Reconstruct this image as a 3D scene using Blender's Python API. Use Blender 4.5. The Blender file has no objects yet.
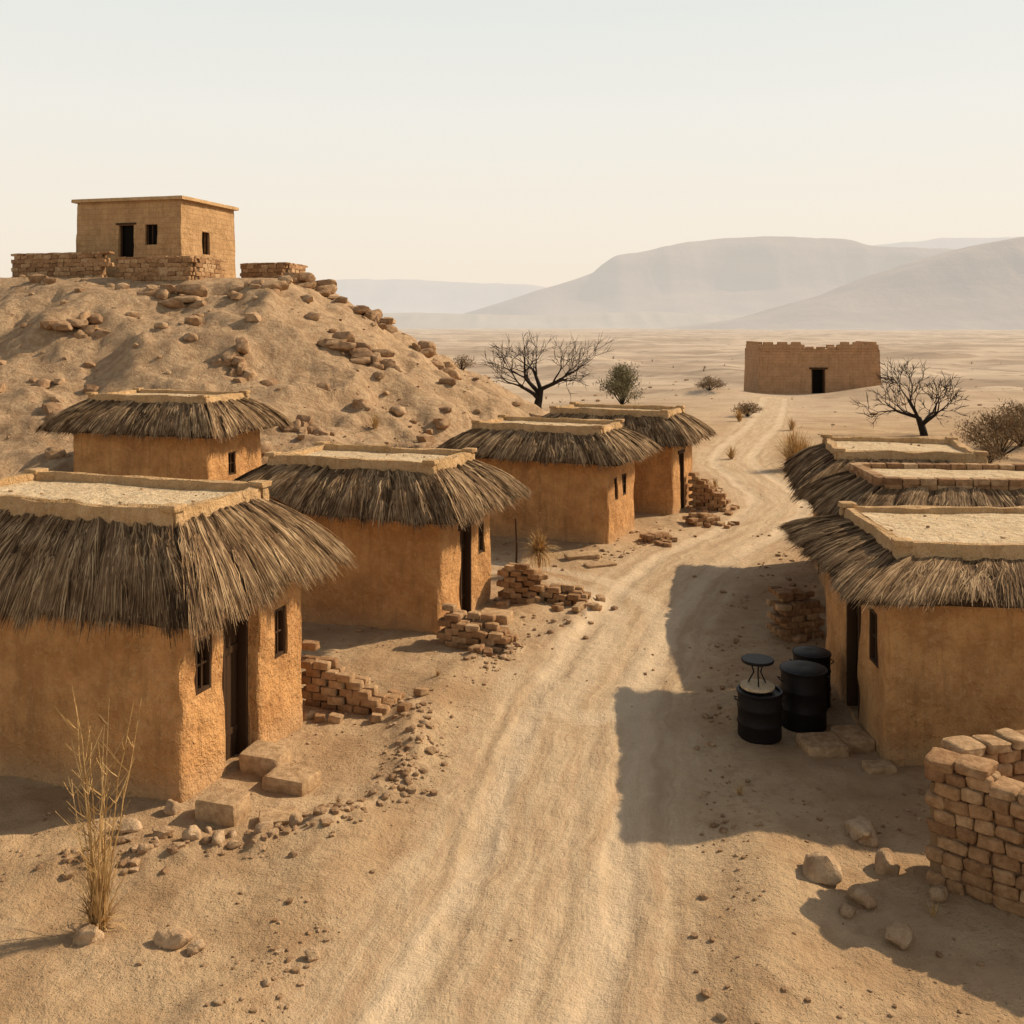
import bpy, bmesh, math, random
import numpy as np
from mathutils import Vector, Matrix
random.seed(7); R=np.random.RandomState(11)
scene=bpy.context.scene
coll=scene.collection

# ---------------------------------------------------------------- noise
def _h(ix,iy,s):
    n=(ix.astype(np.int64)*374761393+iy.astype(np.int64)*668265263+s*1274126177)&0xffffffff
    n=((n^(n>>13))*1274126177)&0xffffffff
    n=n^(n>>16)
    return n/4294967295.0
def vnoise(x,y,s=0):
    x=np.asarray(x,float);y=np.asarray(y,float)
    ix=np.floor(x);iy=np.floor(y);fx=x-ix;fy=y-iy
    fx=fx*fx*fx*(fx*(fx*6-15)+10);fy=fy*fy*fy*(fy*(fy*6-15)+10)
    a=_h(ix,iy,s);b=_h(ix+1,iy,s);c=_h(ix,iy+1,s);d=_h(ix+1,iy+1,s)
    return (a*(1-fx)+b*fx)*(1-fy)+(c*(1-fx)+d*fx)*fy
def fbm(x,y,s=0,o=4):
    t=0;a=.5;n=0
    for i in range(o):
        t=t+a*vnoise(x*2**i+i*17.3,y*2**i-i*9.1,s+i);n+=a;a*=.5
    return t/n*2-1
def sstep(a,b,x):
    t=np.clip((x-a)/(b-a),0,1);return t*t*(3-2*t)

# ---------------------------------------------------------------- road centreline
ctrl=[(-8,-20),(-3.6,-4),(-1.6,4),(-.25,9),(.25,11),(.72,13.3),(1.3,16.8),(2.0,19.4),(3.1,22.9),(4.8,26.8),(7.3,30.7),(9.5,35.5),(9.9,40.6),(10.3,46.7),(12.9,54.8),(15.5,62),(18.5,72),(22,84)]
def catmull(P,n=8):
    P=[np.array(p,float) for p in P];out=[]
    for i in range(len(P)-1):
        p0=P[max(i-1,0)];p1=P[i];p2=P[i+1];p3=P[min(i+2,len(P)-1)]
        for k in range(n):
            t=k/n
            out.append(.5*((2*p1)+(-p0+p2)*t+(2*p0-5*p1+4*p2-p3)*t*t+(-p0+3*p1-3*p2+p3)*t**3))
    out.append(P[-1]);return np.array(out)
road=catmull(ctrl)
branch=catmull([(1.3,16.5),(2.3,19.8),(2.7,22.2),(1.9,24.3),(0.4,25.6),(-2,26.6)],6)
berm1=catmull([(-5.2,11.6),(-4.2,11.9),(-2.7,12.3),(-1.75,13.4),(-1.45,15.0),(-1.7,16.2)],4)
berm2=catmull([(-.6,18.9),(.5,19.6),(1.15,21.0),(1.7,22.3),(1.2,23.2)],4)
def polydist(x,y,L):
    best=np.full(x.shape,1e9);u=np.full(x.shape,50.0);v=np.zeros(x.shape);acc=0
    for i in range(len(L)-1):
        a=L[i];b=L[i+1];d=b-a;l=math.hypot(*d)
        t=np.clip(((x-a[0])*d[0]+(y-a[1])*d[1])/(l*l),0,1)
        px=x-(a[0]+t*d[0]);py=y-(a[1]+t*d[1]);dd=np.hypot(px,py)
        m=dd<best
        sg=np.sign(d[1]*px-d[0]*py)
        best=np.where(m,dd,best);u=np.where(m,dd*sg,u);v=np.where(m,acc+t*l,v);acc+=l
    return u,v
def hillf(x,y):
    dx=np.maximum(np.abs(x+21)-9,0)/17.0
    dyf=np.maximum(50.5-y,0)/24.0;dyb=np.maximum(y-60,0)/20.0
    d=np.hypot(dx,dyf+dyb)
    wob=.10*fbm(x*.11,y*.11,5,3)*sstep(0,.25,d)
    return np.clip(1-d+wob*sstep(1.1,.7,d),0,1)**1.25
def height(x,y,full=False):
    x=np.asarray(x,float);y=np.asarray(y,float)
    u,v=polydist(x,y,road)
    f=hillf(x,y)
    slope=sstep(0.02,.2,f)*sstep(1.0,.9,f)
    z=8.7*f
    rid=1-np.abs(fbm(x*.22+3,y*.22,9,4))*2.2
    z=z+slope*(rid*.5+.36*fbm(x*.6,y*.6,21,4)+.09*fbm(x*2.5,y*2.5,33,3))
    k=z/1.0+.4*fbm(x*.15,y*.15,44,2);st=(np.floor(k)+sstep(.3,.7,k-np.floor(k)))-k
    z=z+slope*st*.45*sstep(.0,.3,fbm(x*.17,y*.17,71,3))
    r=np.hypot(x,y)
    flat=sstep(1.6,3.6,np.abs(u))
    far=sstep(42,150,r)*(1-sstep(900,2500,r))*sstep(.15,0,f)
    fort=1-np.exp(-(((x-27)/11)**2+((y-93)/9)**2))
    z=z+far*(2.2*fbm(x*.030,y*.045,51,4)+.5*fbm(x*.12,y*.2,52,3))*fort
    z=z+1.1*np.exp(-(((x-34)/5.5)**2+((y-86)/4.0)**2))+1.2*np.exp(-(((x-36)/7)**2+((y-66)/5)**2))+.9*np.exp(-(((x-16.5)/4)**2+((y-88)/4)**2))
    near=1-sstep(40,70,r)
    z=z+near*flat*(.09*fbm(x*.45,y*.45,61,3)+.04*fbm(x*2.2,y*2.2,62,3))
    bank=np.exp(-((np.abs(u)-2.5)/.5)**2)
    z=z+near*bank*.13*sstep(-.1,.5,fbm(x*.5,y*.5,63,3))
    for bmr in (berm1,berm2):
        bd,_=polydist(x,y,bmr);z=z+.13*np.exp(-(bd/.3)**2)*(.6+.8*fbm(x*3,y*3,91,3))
    onr=1-sstep(1.5,2.1,np.abs(u))
    w=u+.20*fbm(v*.35,v*0,77,3)
    z=z-onr*near*(.055*np.exp(-((np.abs(w)-.86)/.2)**4)*(.7+.6*fbm(x*1.1,y*1.1,78,2))+.02*np.exp(-((w-.25)/.12)**2)+.02*np.exp(-((np.abs(w-.1)-1.32)/.10)**2)-.022*fbm(x*3,y*3,66,3))
    if full: return z,u,v,f
    return z
def gz(x,y): return float(height(np.array([x]),np.array([y]))[0])

# ---------------------------------------------------------------- node helpers
class NT:
    def __init__(s,name,bsdf=True):
        s.m=bpy.data.materials.new(name);s.m.use_nodes=True;s.t=s.m.node_tree
        s.b=s.t.nodes.get('Principled BSDF');s.b.inputs['Roughness'].default_value=.9
        s.b.inputs['Specular IOR Level'].default_value=.15
        s.pos=s.n('ShaderNodeNewGeometry').outputs['Position']
    def n(s,t,**k):
        x=s.t.nodes.new(t)
        for a,b in k.items(): setattr(x,a,b)
        return x
    def l(s,a,b): s.t.links.new(a,b)
    def setin(s,i,v):
        if isinstance(v,bpy.types.NodeSocket): s.l(v,i)
        else:
            if isinstance(v,(tuple,list)) and len(v)==3 and i.type=='RGBA': v=(*v,1)
            i.default_value=v
    def noise(s,sc,det=4,rough=.55,vec=None,dist=0):
        x=s.n('ShaderNodeTexNoise');s.setin(x.inputs['Vector'],vec if vec is not None else s.pos)
        x.inputs['Scale'].default_value=sc;x.inputs['Detail'].default_value=det;x.inputs['Roughness'].default_value=rough;x.inputs['Distortion'].default_value=dist
        return x.outputs['Fac']
    def vor(s,sc,vec=None,feat='F1'):
        x=s.n('ShaderNodeTexVoronoi',feature=feat);s.setin(x.inputs['Vector'],vec if vec is not None else s.pos);x.inputs['Scale'].default_value=sc
        return x.outputs['Distance']
    def scl(s,v,vec=None):
        x=s.n('ShaderNodeVectorMath',operation='MULTIPLY');s.setin(x.inputs[0],vec if vec is not None else s.pos);x.inputs[1].default_value=v
        return x.outputs[0]
    def ma(s,op,a,b=0.0,c=False):
        x=s.n('ShaderNodeMath',operation=op);x.use_clamp=c;s.setin(x.inputs[0],a);s.setin(x.inputs[1],b);return x.outputs[0]
    def mr(s,v,a,b,c=0.,d=1.,sm=True):
        x=s.n('ShaderNodeMapRange');x.interpolation_type='SMOOTHSTEP' if sm else 'LINEAR'
        s.setin(x.inputs['Value'],v)
        for k,q in zip(('From Min','From Max','To Min','To Max'),(a,b,c,d)): x.inputs[k].default_value=q
        return x.outputs['Result']
    def mix(s,f,a,b,mode='MIX'):
        x=s.n('ShaderNodeMix',data_type='RGBA',blend_type=mode)
        s.setin(x.inputs['Factor'],f);s.setin(x.inputs[6],a);s.setin(x.inputs[7],b);return x.outputs[2]
    def attr(s,nm,o='Fac'):
        x=s.n('ShaderNodeAttribute',attribute_name=nm);return x.outputs[o]
    def comb(s,a,b,c=0.):
        x=s.n('ShaderNodeCombineXYZ');s.setin(x.inputs[0],a);s.setin(x.inputs[1],b);s.setin(x.inputs[2],c);return x.outputs[0]
    def sep(s,v=None):
        x=s.n('ShaderNodeSeparateXYZ');s.l(v or s.pos,x.inputs[0]);return x.outputs
    def bump(s,h,dist,st=1.,prev=None):
        x=s.n('ShaderNodeBump');s.setin(x.inputs['Height'],h);x.inputs['Distance'].default_value=dist;x.inputs['Strength'].default_value=st
        if prev is not None: s.l(prev,x.inputs['Normal'])
        return x.outputs['Normal']
    def col(s,c): s.setin(s.b.inputs['Base Color'],c)
    def nor(s,n): s.l(n,s.b.inputs['Normal'])
    def dust(s,fac,c):  # aerial haze painted in: glowing haze colour blended over the surface shader
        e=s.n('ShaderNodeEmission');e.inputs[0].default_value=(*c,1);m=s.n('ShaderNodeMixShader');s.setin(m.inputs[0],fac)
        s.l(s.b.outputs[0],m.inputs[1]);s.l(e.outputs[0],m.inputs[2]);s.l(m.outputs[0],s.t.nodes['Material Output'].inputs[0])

def mat_ground():
    t=NT('sand_ground')
    u=t.attr('u');v=t.attr('v');hl=t.attr('hill');br=t.attr('br')
    n1=t.noise(.55,4,.6);n2=t.noise(3.5,5,.65);n3=t.noise(40,2,.7)
    sand=t.mix(t.mr(n1,.35,.65),(.55,.385,.225),(.42,.27,.145))
    sand=t.mix(t.ma('MULTIPLY',t.mr(n2,.48,.7),.55),sand,(.33,.20,.105))
    hc=t.mix(t.mr(n2,.38,.66),(.50,.345,.205),(.37,.235,.13))
    hc=t.mix(t.ma('MULTIPLY',t.mr(t.noise(.8,6,.7),.48,.62),.6),hc,(.30,.19,.105))
    c=t.mix(t.mr(hl,.02,.15),sand,hc)
    y=t.sep()[1]
    pl=t.mix(t.mr(t.noise(1,5,.6,t.scl((.02,.05,1))),.4,.62),(.56,.43,.30),(.33,.23,.145))
    pl=t.mix(t.ma('MULTIPLY',t.mr(t.noise(1,5,.7,t.scl((.12,.30,1))),.52,.66),.75),pl,(.21,.145,.09))
    c=t.mix(t.ma('MULTIPLY',t.mr(y,45,110),t.mr(hl,.15,.02)),c,pl)
    au=t.ma('ABSOLUTE',u)
    e=t.ma('ADD',au,t.ma('MULTIPLY',t.ma('SUBTRACT',t.noise(1.3,6,.7),.5),2.0))
    rm=t.mr(e,2.2,1.3)
    ul=t.ma('ADD',u,t.ma('MULTIPLY',t.ma('SUBTRACT',t.noise(.7,3,.55),.5),.6))
    s1=t.noise(1,5,.7,t.comb(t.ma('MULTIPLY',ul,4.5),t.ma('MULTIPLY',v,.38)))
    s2=t.noise(1,3,.6,t.comb(t.ma('MULTIPLY',ul,15.),t.ma('MULTIPLY',v,1.1)))
    rc=t.mix(t.mr(s1,.36,.64),(.45,.31,.185),(.585,.44,.28))
    rc=t.mix(t.ma('MULTIPLY',t.mr(s2,.5,.7),.20),rc,(.36,.245,.15))
    rc=t.mix(t.ma('MULTIPLY',t.mr(t.noise(6,6,.75),.48,.68),.38),rc,(.37,.25,.145))
    wob=t.ma('ABSOLUTE',ul);patch=t.mr(t.noise(1.1,5,.7),.30,.60,.35,1)
    rut=t.mr(t.ma('ABSOLUTE',t.ma('SUBTRACT',wob,.86)),.36,.08)
    rut2=t.mr(t.ma('ABSOLUTE',t.ma('SUBTRACT',ul,.25)),.20,.05)
    rc=t.mix(t.ma('MULTIPLY',t.ma('MULTIPLY',rut,patch),.72),rc,(.68,.53,.36))
    rc=t.mix(t.ma('MULTIPLY',t.ma('MULTIPLY',rut2,patch),.30),rc,(.62,.475,.315))
    edge=t.mr(t.ma('ABSOLUTE',t.ma('SUBTRACT',wob,1.24)),.16,.03);rc=t.mix(t.ma('MULTIPLY',t.ma('MULTIPLY',edge,patch),.35),rc,(.34,.225,.13))
    c=t.mix(t.ma('MULTIPLY',rm,.88),c,rc)
    bn=t.ma('ADD',br,t.ma('MULTIPLY',t.ma('SUBTRACT',n2,.5),.5))
    bm=t.mr(t.ma('ABSOLUTE',t.ma('SUBTRACT',bn,.45)),.40,.10)
    c=t.mix(t.ma('MULTIPLY',bm,.6),c,(.65,.505,.34))
    c=t.mix(t.ma('MULTIPLY',t.mr(n3,.5,.75),.38),c,(.29,.19,.11))
    vo=t.vor(22.);peb=t.ma('MULTIPLY',t.mr(vo,.26,.10),t.ma('MULTIPLY',t.mr(t.noise(2.3,2,.6),.46,.6),t.mr(rm,1,.2)))
    c=t.mix(t.ma('MULTIPLY',peb,.4),c,(.34,.23,.14))
    t.col(c)
    off=t.mr(rm,0,1,1,.55)
    b=t.bump(t.ma('MULTIPLY',t.noise(5,6,.72),off),.10,.95)
    b=t.bump(t.noise(45,3,.75),.011,.95,b)
    b=t.bump(t.ma('ADD',peb,t.ma('MULTIPLY',t.ma('ADD',s1,t.ma('MULTIPLY',s2,.3)),rm)),.028,.75,b)
    b=t.bump(t.ma('MULTIPLY',t.noise(1.6,6,.7,None,.4),t.mr(hl,.02,.2)),.28,.7,b)
    t.nor(b);t.b.inputs['Roughness'].default_value=.95
    t.dust(t.mr(t.ma('POWER',t.mr(y,60,2400,0,1,False),.55),0,1,0,.80,False),(.80,.685,.555))  # painted distance haze: emission grows with world Y over the plain
    return t.m
def mat_adobe(name='adobe_plaster',c1=(.59,.315,.125),c2=(.43,.215,.082),lite=(.64,.40,.19),bricky=False):
    t=NT(name);z=t.sep()[2]
    n1=t.noise(1.6,4,.65);n2=t.noise(9,4,.72);n3=t.noise(1,4,.65,t.scl((6,6,.6)))
    c=t.mix(t.mr(n1,.35,.62),c1,c2)
    c=t.mix(t.ma('MULTIPLY',t.mr(n3,.48,.72),.5),c,(.27,.145,.06))
    c=t.mix(t.ma('MULTIPLY',t.mr(n2,.48,.7),.45),c,lite)
    sp=t.vor(30.,t.scl((1,1,.5)));c=t.mix(t.ma('MULTIPLY',t.mr(sp,.24,.05),.55),c,(.22,.12,.05))
    c=t.mix(t.ma('MULTIPLY',t.mr(t.ma('ADD',z,t.ma('MULTIPLY',n2,.7)),.85,.35),.0 if bricky else .45),c,(.46,.315,.18))
    t.col(c)
    b=t.bump(t.noise(3.0,4,.65),.12,.9);b=t.bump(n2,.045,1,b);b=t.bump(t.ma('ADD',t.noise(45,2,.7),t.ma('MULTIPLY',sp,.6)),.012,1,b)
    if bricky:
        br=t.n('ShaderNodeTexBrick');s=t.sep()
        t.l(t.comb(t.ma('ADD',s[0],s[1]),s[2]),br.inputs['Vector']);br.inputs['Scale'].default_value=1.0
        br.inputs['Brick Width'].default_value=.6;br.inputs['Row Height'].default_value=.28;br.inputs['Mortar Size'].default_value=.02
        b=t.bump(br.outputs['Fac'],.03,.5,b)
        c=t.mix(t.ma('MULTIPLY',br.outputs['Fac'],.35),c,(.28,.17,.09));t.col(c)
    t.nor(b);return t.m
def mat_rnd(name,ramp,noise_sc=8,bump=.01,rough=.9,simple=False):
    t=NT(name);r=t.attr('rnd')
    cr=t.n('ShaderNodeValToRGB');t.l(r,cr.inputs[0]);el=cr.color_ramp.elements
    while len(el)<len(ramp): el.new(.5)
    for i,c in enumerate(ramp): el[i].position=i/(len(ramp)-1);el[i].color=(*c,1)
    c=cr.outputs[0]
    n=t.noise(noise_sc,2 if simple else 5,.65);c=t.mix(t.mr(n,.3,.7),c,t.mix(1.,c,(.58,.53,.48),'MULTIPLY'))
    t.col(c);t.b.inputs['Roughness'].default_value=rough
    if not simple:
        b=t.bump(t.noise(noise_sc*1.5,5,.7),bump*2,.9);b=t.bump(t.noise(noise_sc*7,3,.7),bump*.6,.9,b);t.nor(b)
    return t.m
def mat_plain(name,c,rough=.8,metal=0,nsc=15,var=.35,bump=.004):
    t=NT(name);n=t.noise(nsc,4,.65);t.col(t.mix(t.ma('MULTIPLY',n,var*2,True),c,tuple(q*.45 for q in c)))
    t.b.inputs['Roughness'].default_value=rough;t.b.inputs['Metallic'].default_value=metal
    t.nor(t.bump(t.noise(nsc*2,4,.7),bump,.8));return t.m
M_ground=mat_ground()
M_adobe=mat_adobe()
M_fort=mat_adobe('fort_adobe',(.50,.29,.155),(.41,.235,.12),(.55,.36,.21),True)
M_hillhouse=mat_adobe('hill_house_adobe',(.52,.315,.15),(.41,.24,.11),(.58,.39,.21),True)
M_rim=mat_adobe('roof_rim_plaster',(.55,.355,.18),(.45,.28,.13),(.62,.45,.26))
M_deck=mat_adobe('roof_deck_clay',(.64,.49,.31),(.57,.42,.25),(.66,.53,.35))
M_thatch=mat_rnd('dry_thatch',[(.055,.032,.017),(.145,.088,.046),(.26,.165,.088),(.52,.36,.20)],3,.004,simple=True)
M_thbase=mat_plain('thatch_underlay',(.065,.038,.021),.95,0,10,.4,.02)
M_brick=mat_rnd('mud_brick',[(.29,.16,.08),(.41,.24,.12),(.48,.295,.155),(.56,.38,.215)],9,.016)
M_mortar=mat_plain('mud_mortar',(.27,.17,.09),.95,0,8,.4,.02)
M_rock=mat_rnd('desert_rock',[(.33,.205,.115),(.43,.275,.155),(.50,.335,.195),(.57,.40,.245)],5,.03)
M_wood=mat_plain('dark_weathered_wood',(.07,.037,.018),.8,0,25,.4,.004)
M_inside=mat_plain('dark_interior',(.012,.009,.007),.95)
M_black=mat_plain('sooty_black_metal',(.016,.013,.012),.5,.1,12,.4,.006)
M_bark=mat_plain('dead_bark',(.03,.022,.017),.9,0,20,.4,.01)
M_grass=mat_rnd('dry_grass',[(.34,.19,.07),(.52,.33,.13),(.62,.42,.19),(.68,.50,.26)],6,.002,simple=True)
M_shrub=mat_rnd('shrub_leaves',[(.14,.125,.065),(.21,.19,.10),(.29,.26,.15),(.40,.34,.21)],6,.002,simple=True)
M_brush=mat_rnd('dry_brush',[(.14,.09,.05),(.24,.16,.085),(.34,.235,.13),(.44,.32,.19)],6,.002,simple=True)
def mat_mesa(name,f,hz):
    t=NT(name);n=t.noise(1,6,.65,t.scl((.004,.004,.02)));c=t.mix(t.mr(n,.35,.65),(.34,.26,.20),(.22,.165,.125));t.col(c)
    t.nor(t.bump(t.noise(.012,7,.65),14,.6));t.dust(f,hz);return t.m  # fixed share of glowing haze colour bakes aerial perspective into the rock

# ---------------------------------------------------------------- mesh accumulator
class Acc:
    def __init__(s): s.v=[];s.f=[];s.r=[];s.m=[];s.n=0
    def add(s,v,f,rnd=None,mi=0):
        v=np.asarray(v,float).reshape(-1,3);s.v.append(v)
        s.r.append(np.full(len(v),random.random() if rnd is None else rnd) if np.isscalar(rnd) or rnd is None else rnd)
        f=np.asarray(f) if not isinstance(f,list) else f
        if isinstance(f,np.ndarray): s.f.append((f+s.n));s.m.append(np.full(len(f),mi))
        else:
            for q in f: s.f.append([tuple(i+s.n for i in q)]);s.m.append([mi])
        s.n+=len(v)
    def build(s,name,mats,parent=None,smooth=True,angle=40,loc=None,link=True):
        me=bpy.data.meshes.new(name+'_mesh')
        V=np.concatenate(s.v);sizes=[];idx=[]
        for b in s.f:
            if isinstance(b,np.ndarray): sizes.append(np.full(len(b),b.shape[1]));idx.append(b.ravel())
            else:
                for q in b: sizes.append(np.array([len(q)]));idx.append(np.array(q))
        sizes=np.concatenate(sizes).astype(np.int32);idx=np.concatenate(idx).astype(np.int32)
        if loc is not None: V=V-np.array(loc)
        me.vertices.add(len(V));me.vertices.foreach_set('co',V.astype(np.float32).ravel())
        me.loops.add(len(idx));me.loops.foreach_set('vertex_index',idx)
        me.polygons.add(len(sizes));st=np.concatenate([[0],np.cumsum(sizes)[:-1]]).astype(np.int32)
        me.polygons.foreach_set('loop_start',st);me.polygons.foreach_set('loop_total',sizes)
        me.polygons.foreach_set('material_index',np.concatenate([np.asarray(q) for q in s.m]).astype(np.int32))
        me.update(calc_edges=True);me.validate()
        a=me.attributes.new('rnd','FLOAT','POINT');a.data.foreach_set('value',np.concatenate(s.r).astype(np.float32))
        for m in (mats if isinstance(mats,list) else [mats]): me.materials.append(m)
        me.polygons.foreach_set('use_smooth',np.full(len(me.polygons),smooth))
        if smooth and angle: me.set_sharp_from_angle(angle=math.radians(angle))
        o=bpy.data.objects.new(name,me)
        if loc is not None: o.location=loc
        coll.objects.link(o)
        if parent: o.parent=parent
        return o
def empty(name,loc=(0,0,0),rz=0):
    e=bpy.data.objects.new(name,None);e.location=loc;e.rotation_euler=(0,0,rz);e.empty_display_size=.3;coll.objects.link(e);return e

def tmpl_box(bev=.13,seg=2):
    bm=bmesh.new();bmesh.ops.create_cube(bm,size=1)
    bmesh.ops.bevel(bm,geom=bm.edges[:],offset=bev,segments=seg,profile=.6,affect='EDGES')
    bm.verts.index_update();v=np.array([q.co[:] for q in bm.verts]);f=[tuple(x.index for x in q.verts) for q in bm.faces];bm.free();return v,f
BOX=tmpl_box(.13,2);BOXS=tmpl_box(.03,1);BOXR=tmpl_box(.24,3)
def tmpl_rock(seed,sub=2):
    bm=bmesh.new();bmesh.ops.create_icosphere(bm,subdivisions=sub,radius=.5);bm.verts.index_update()
    v=np.array([q.co[:] for q in bm.verts]);f=np.array([[x.index for x in q.verts] for q in bm.faces]);bm.free()
    p=np.sign(v)*np.abs(v*2)**.7*.5
    d=1+.28*fbm(v[:,0]*2.3+seed*7,v[:,1]*2.3+v[:,2]*3.1,seed,3)
    rr=np.random.RandomState(seed)
    for k in range(7):
        n=rr.normal(size=3);n/=np.linalg.norm(n);h=.34+.10*rr.rand();q=p@n
        p=p-np.outer(np.maximum(q-h,0)*.9,n)
    return p*d[:,None],f
ROCKS=[tmpl_rock(i,3) for i in range(6)];PEB=[tmpl_rock(i+20,1) for i in range(5)]
def rot(rx,ry,rz): return np.array(Matrix.Rotation(rz,3,'Z')@Matrix.Rotation(ry,3,'Y')@Matrix.Rotation(rx,3,'X'))
def put(acc,T,loc,size,r=(0,0,0),rnd=None,jit=0,mi=0):
    v=T[0].copy()
    if jit: 
        s=random.random()*50
        v=v+jit*np.stack([fbm(v[:,0]*3+s,v[:,1]*3+v[:,2]*2,k,2) for k in (1,2,3)],1)
    v=v*np.array(size);v=v@rot(*r).T+np.array(loc);acc.add(v,T[1],rnd,mi)
def tube(acc,pts,rad,n=5,rnd=None,mi=0):
    pts=np.asarray(pts,float);K=len(pts)
    tg=np.gradient(pts,axis=0);tg/=np.linalg.norm(tg,axis=1)[:,None]+1e-9
    up=np.array([.13,.31,.94]);
    if abs(tg[0]@up)>.95: up=np.array([1,0,0.])
    a=np.cross(tg,up);a/=np.linalg.norm(a,axis=1)[:,None]+1e-9;b=np.cross(tg,a)
    th=np.arange(n)*2*math.pi/n
    V=pts[:,None,:]+np.asarray(rad)[:,None,None]*(a[:,None,:]*np.cos(th)[None,:,None]+b[:,None,:]*np.sin(th)[None,:,None])
    f=[[k*n+i,k*n+(i+1)%n,(k+1)*n+(i+1)%n,(k+1)*n+i] for k in range(K-1) for i in range(n)]
    acc.add(V.reshape(-1,3),np.array(f),rnd,mi)
def lathe(acc,prof,cx,cy,n=32,rnd=.5,mi=0):
    th=np.arange(n)*2*math.pi/n;V=[]
    for r,z in prof: V+= [(cx+r*math.cos(t),cy+r*math.sin(t),z) for t in th]
    f=[[k*n+i,k*n+(i+1)%n,(k+1)*n+(i+1)%n,(k+1)*n+i] for k in range(len(prof)-1) for i in range(n)]
    acc.add(V,np.array(f),rnd,mi)

# ---------------------------------------------------------------- terrain
ys=[-25,-18,-12,-7,-3,0,2.5,4.5,6,7]
y=7.8
while y<70: ys.append(y);y*=1.0065
while y<9000: ys.append(y);y*=1.014
ys=np.array(ys);NC=560
s=np.linspace(-1,1,NC);s=np.sign(s)*(.75*np.abs(s)+.55*np.abs(s)**3+.5*np.abs(s)**7)
Y,S=np.meshgrid(ys,s,indexing='ij');X=S*(np.maximum(Y,7)*.95+3.0)
Z,U,Vv,F=height(X,Y,True);BR,_=polydist(X,Y,branch)
nr,nc=X.shape;idx=np.arange(nr*nc).reshape(nr,nc)
quads=np.stack([idx[:-1,:-1],idx[:-1,1:],idx[1:,1:],idx[1:,:-1]],-1).reshape(-1,4)
P=np.stack([X,Y,Z],-1).reshape(-1,3);Uf=U.ravel()
isroad=(np.abs(Uf[quads]).max(1)<2.1)&(P[quads[:,0],1]<84)
def terr(name,q):
    used=np.unique(q);mp=np.zeros(len(P),np.int64);mp[used]=np.arange(len(used))
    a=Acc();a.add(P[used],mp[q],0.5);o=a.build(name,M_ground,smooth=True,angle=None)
    for nm,arr in (('u',U),('v',Vv),('hill',F),('br',np.abs(BR))):
        at=o.data.attributes.new(nm,'FLOAT','POINT');at.data.foreach_set('value',arr.ravel()[used].astype(np.float32))
    return o
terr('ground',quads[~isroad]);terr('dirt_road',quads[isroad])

# ---------------------------------------------------------------- mesas
def ridge(name,pts,y0,df,db,seed,cliff,mat):
    pts=np.array(pts,float);xs=np.linspace(pts[0,0],pts[-1,0],420);cz=np.interp(xs,pts[:,0],pts[:,1])
    k=np.ones(7)/7;cz=np.convolve(np.pad(cz,3,'edge'),k,'valid')
    H=cz.max()
    cz=cz+(fbm(xs/H*3.5,xs*0,seed,5)*.02*H)*(cz/H)
    t=np.concatenate([np.linspace(-1,0,46),np.linspace(.05,1,14)])
    pf=np.where(t<0,(1-cliff)*np.clip(1+t*1.12,0,1)**1.7+cliff*sstep(-.22,-.06,t),1-sstep(.3,1,t))
    XX,TT=np.meshgrid(xs,t,indexing='ij')
    g=fbm(XX/H*1.2,TT*1.2,seed+3,4)
    PFn=np.interp(np.clip(TT+.08*g*np.sin(np.clip(-TT,0,1)*math.pi),-1,1),t,pf)
    ZZ=cz[:,None]*PFn-6*(1-PFn)
    YY=y0+np.where(TT<0,TT*df,TT*db)+.12*df*fbm(XX/H*.6,TT*0,seed+9,3)
    n0,n1=XX.shape;ix=np.arange(n0*n1).reshape(n0,n1)
    q=np.stack([ix[:-1,:-1],ix[1:,:-1],ix[1:,1:],ix[:-1,1:]],-1).reshape(-1,4)
    a=Acc();a.add(np.stack([XX,YY,ZZ],-1).reshape(-1,3),q,.5);return a.build(name,mat,angle=None)
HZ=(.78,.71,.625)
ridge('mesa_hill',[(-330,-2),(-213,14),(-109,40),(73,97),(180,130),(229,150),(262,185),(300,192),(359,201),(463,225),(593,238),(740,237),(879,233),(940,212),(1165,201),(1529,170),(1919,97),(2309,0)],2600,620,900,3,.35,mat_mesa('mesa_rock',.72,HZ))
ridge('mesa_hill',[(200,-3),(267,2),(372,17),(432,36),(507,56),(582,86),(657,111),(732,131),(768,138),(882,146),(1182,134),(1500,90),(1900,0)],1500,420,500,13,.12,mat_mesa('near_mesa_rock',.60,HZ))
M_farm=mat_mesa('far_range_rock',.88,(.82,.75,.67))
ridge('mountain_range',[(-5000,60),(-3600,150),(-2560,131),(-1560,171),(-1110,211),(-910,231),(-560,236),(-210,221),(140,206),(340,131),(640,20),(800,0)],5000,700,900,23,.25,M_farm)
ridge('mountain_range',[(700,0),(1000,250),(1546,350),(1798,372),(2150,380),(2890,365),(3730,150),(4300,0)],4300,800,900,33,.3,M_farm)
ridge('low_ridge',[(-900,-4),(-500,18),(-200,30),(60,24),(260,33),(520,20),(800,30),(1100,14),(1500,-4)],1900,300,300,43,.1,mat_mesa('low_ridge_rock',.72,(.80,.72,.61)))

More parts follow.
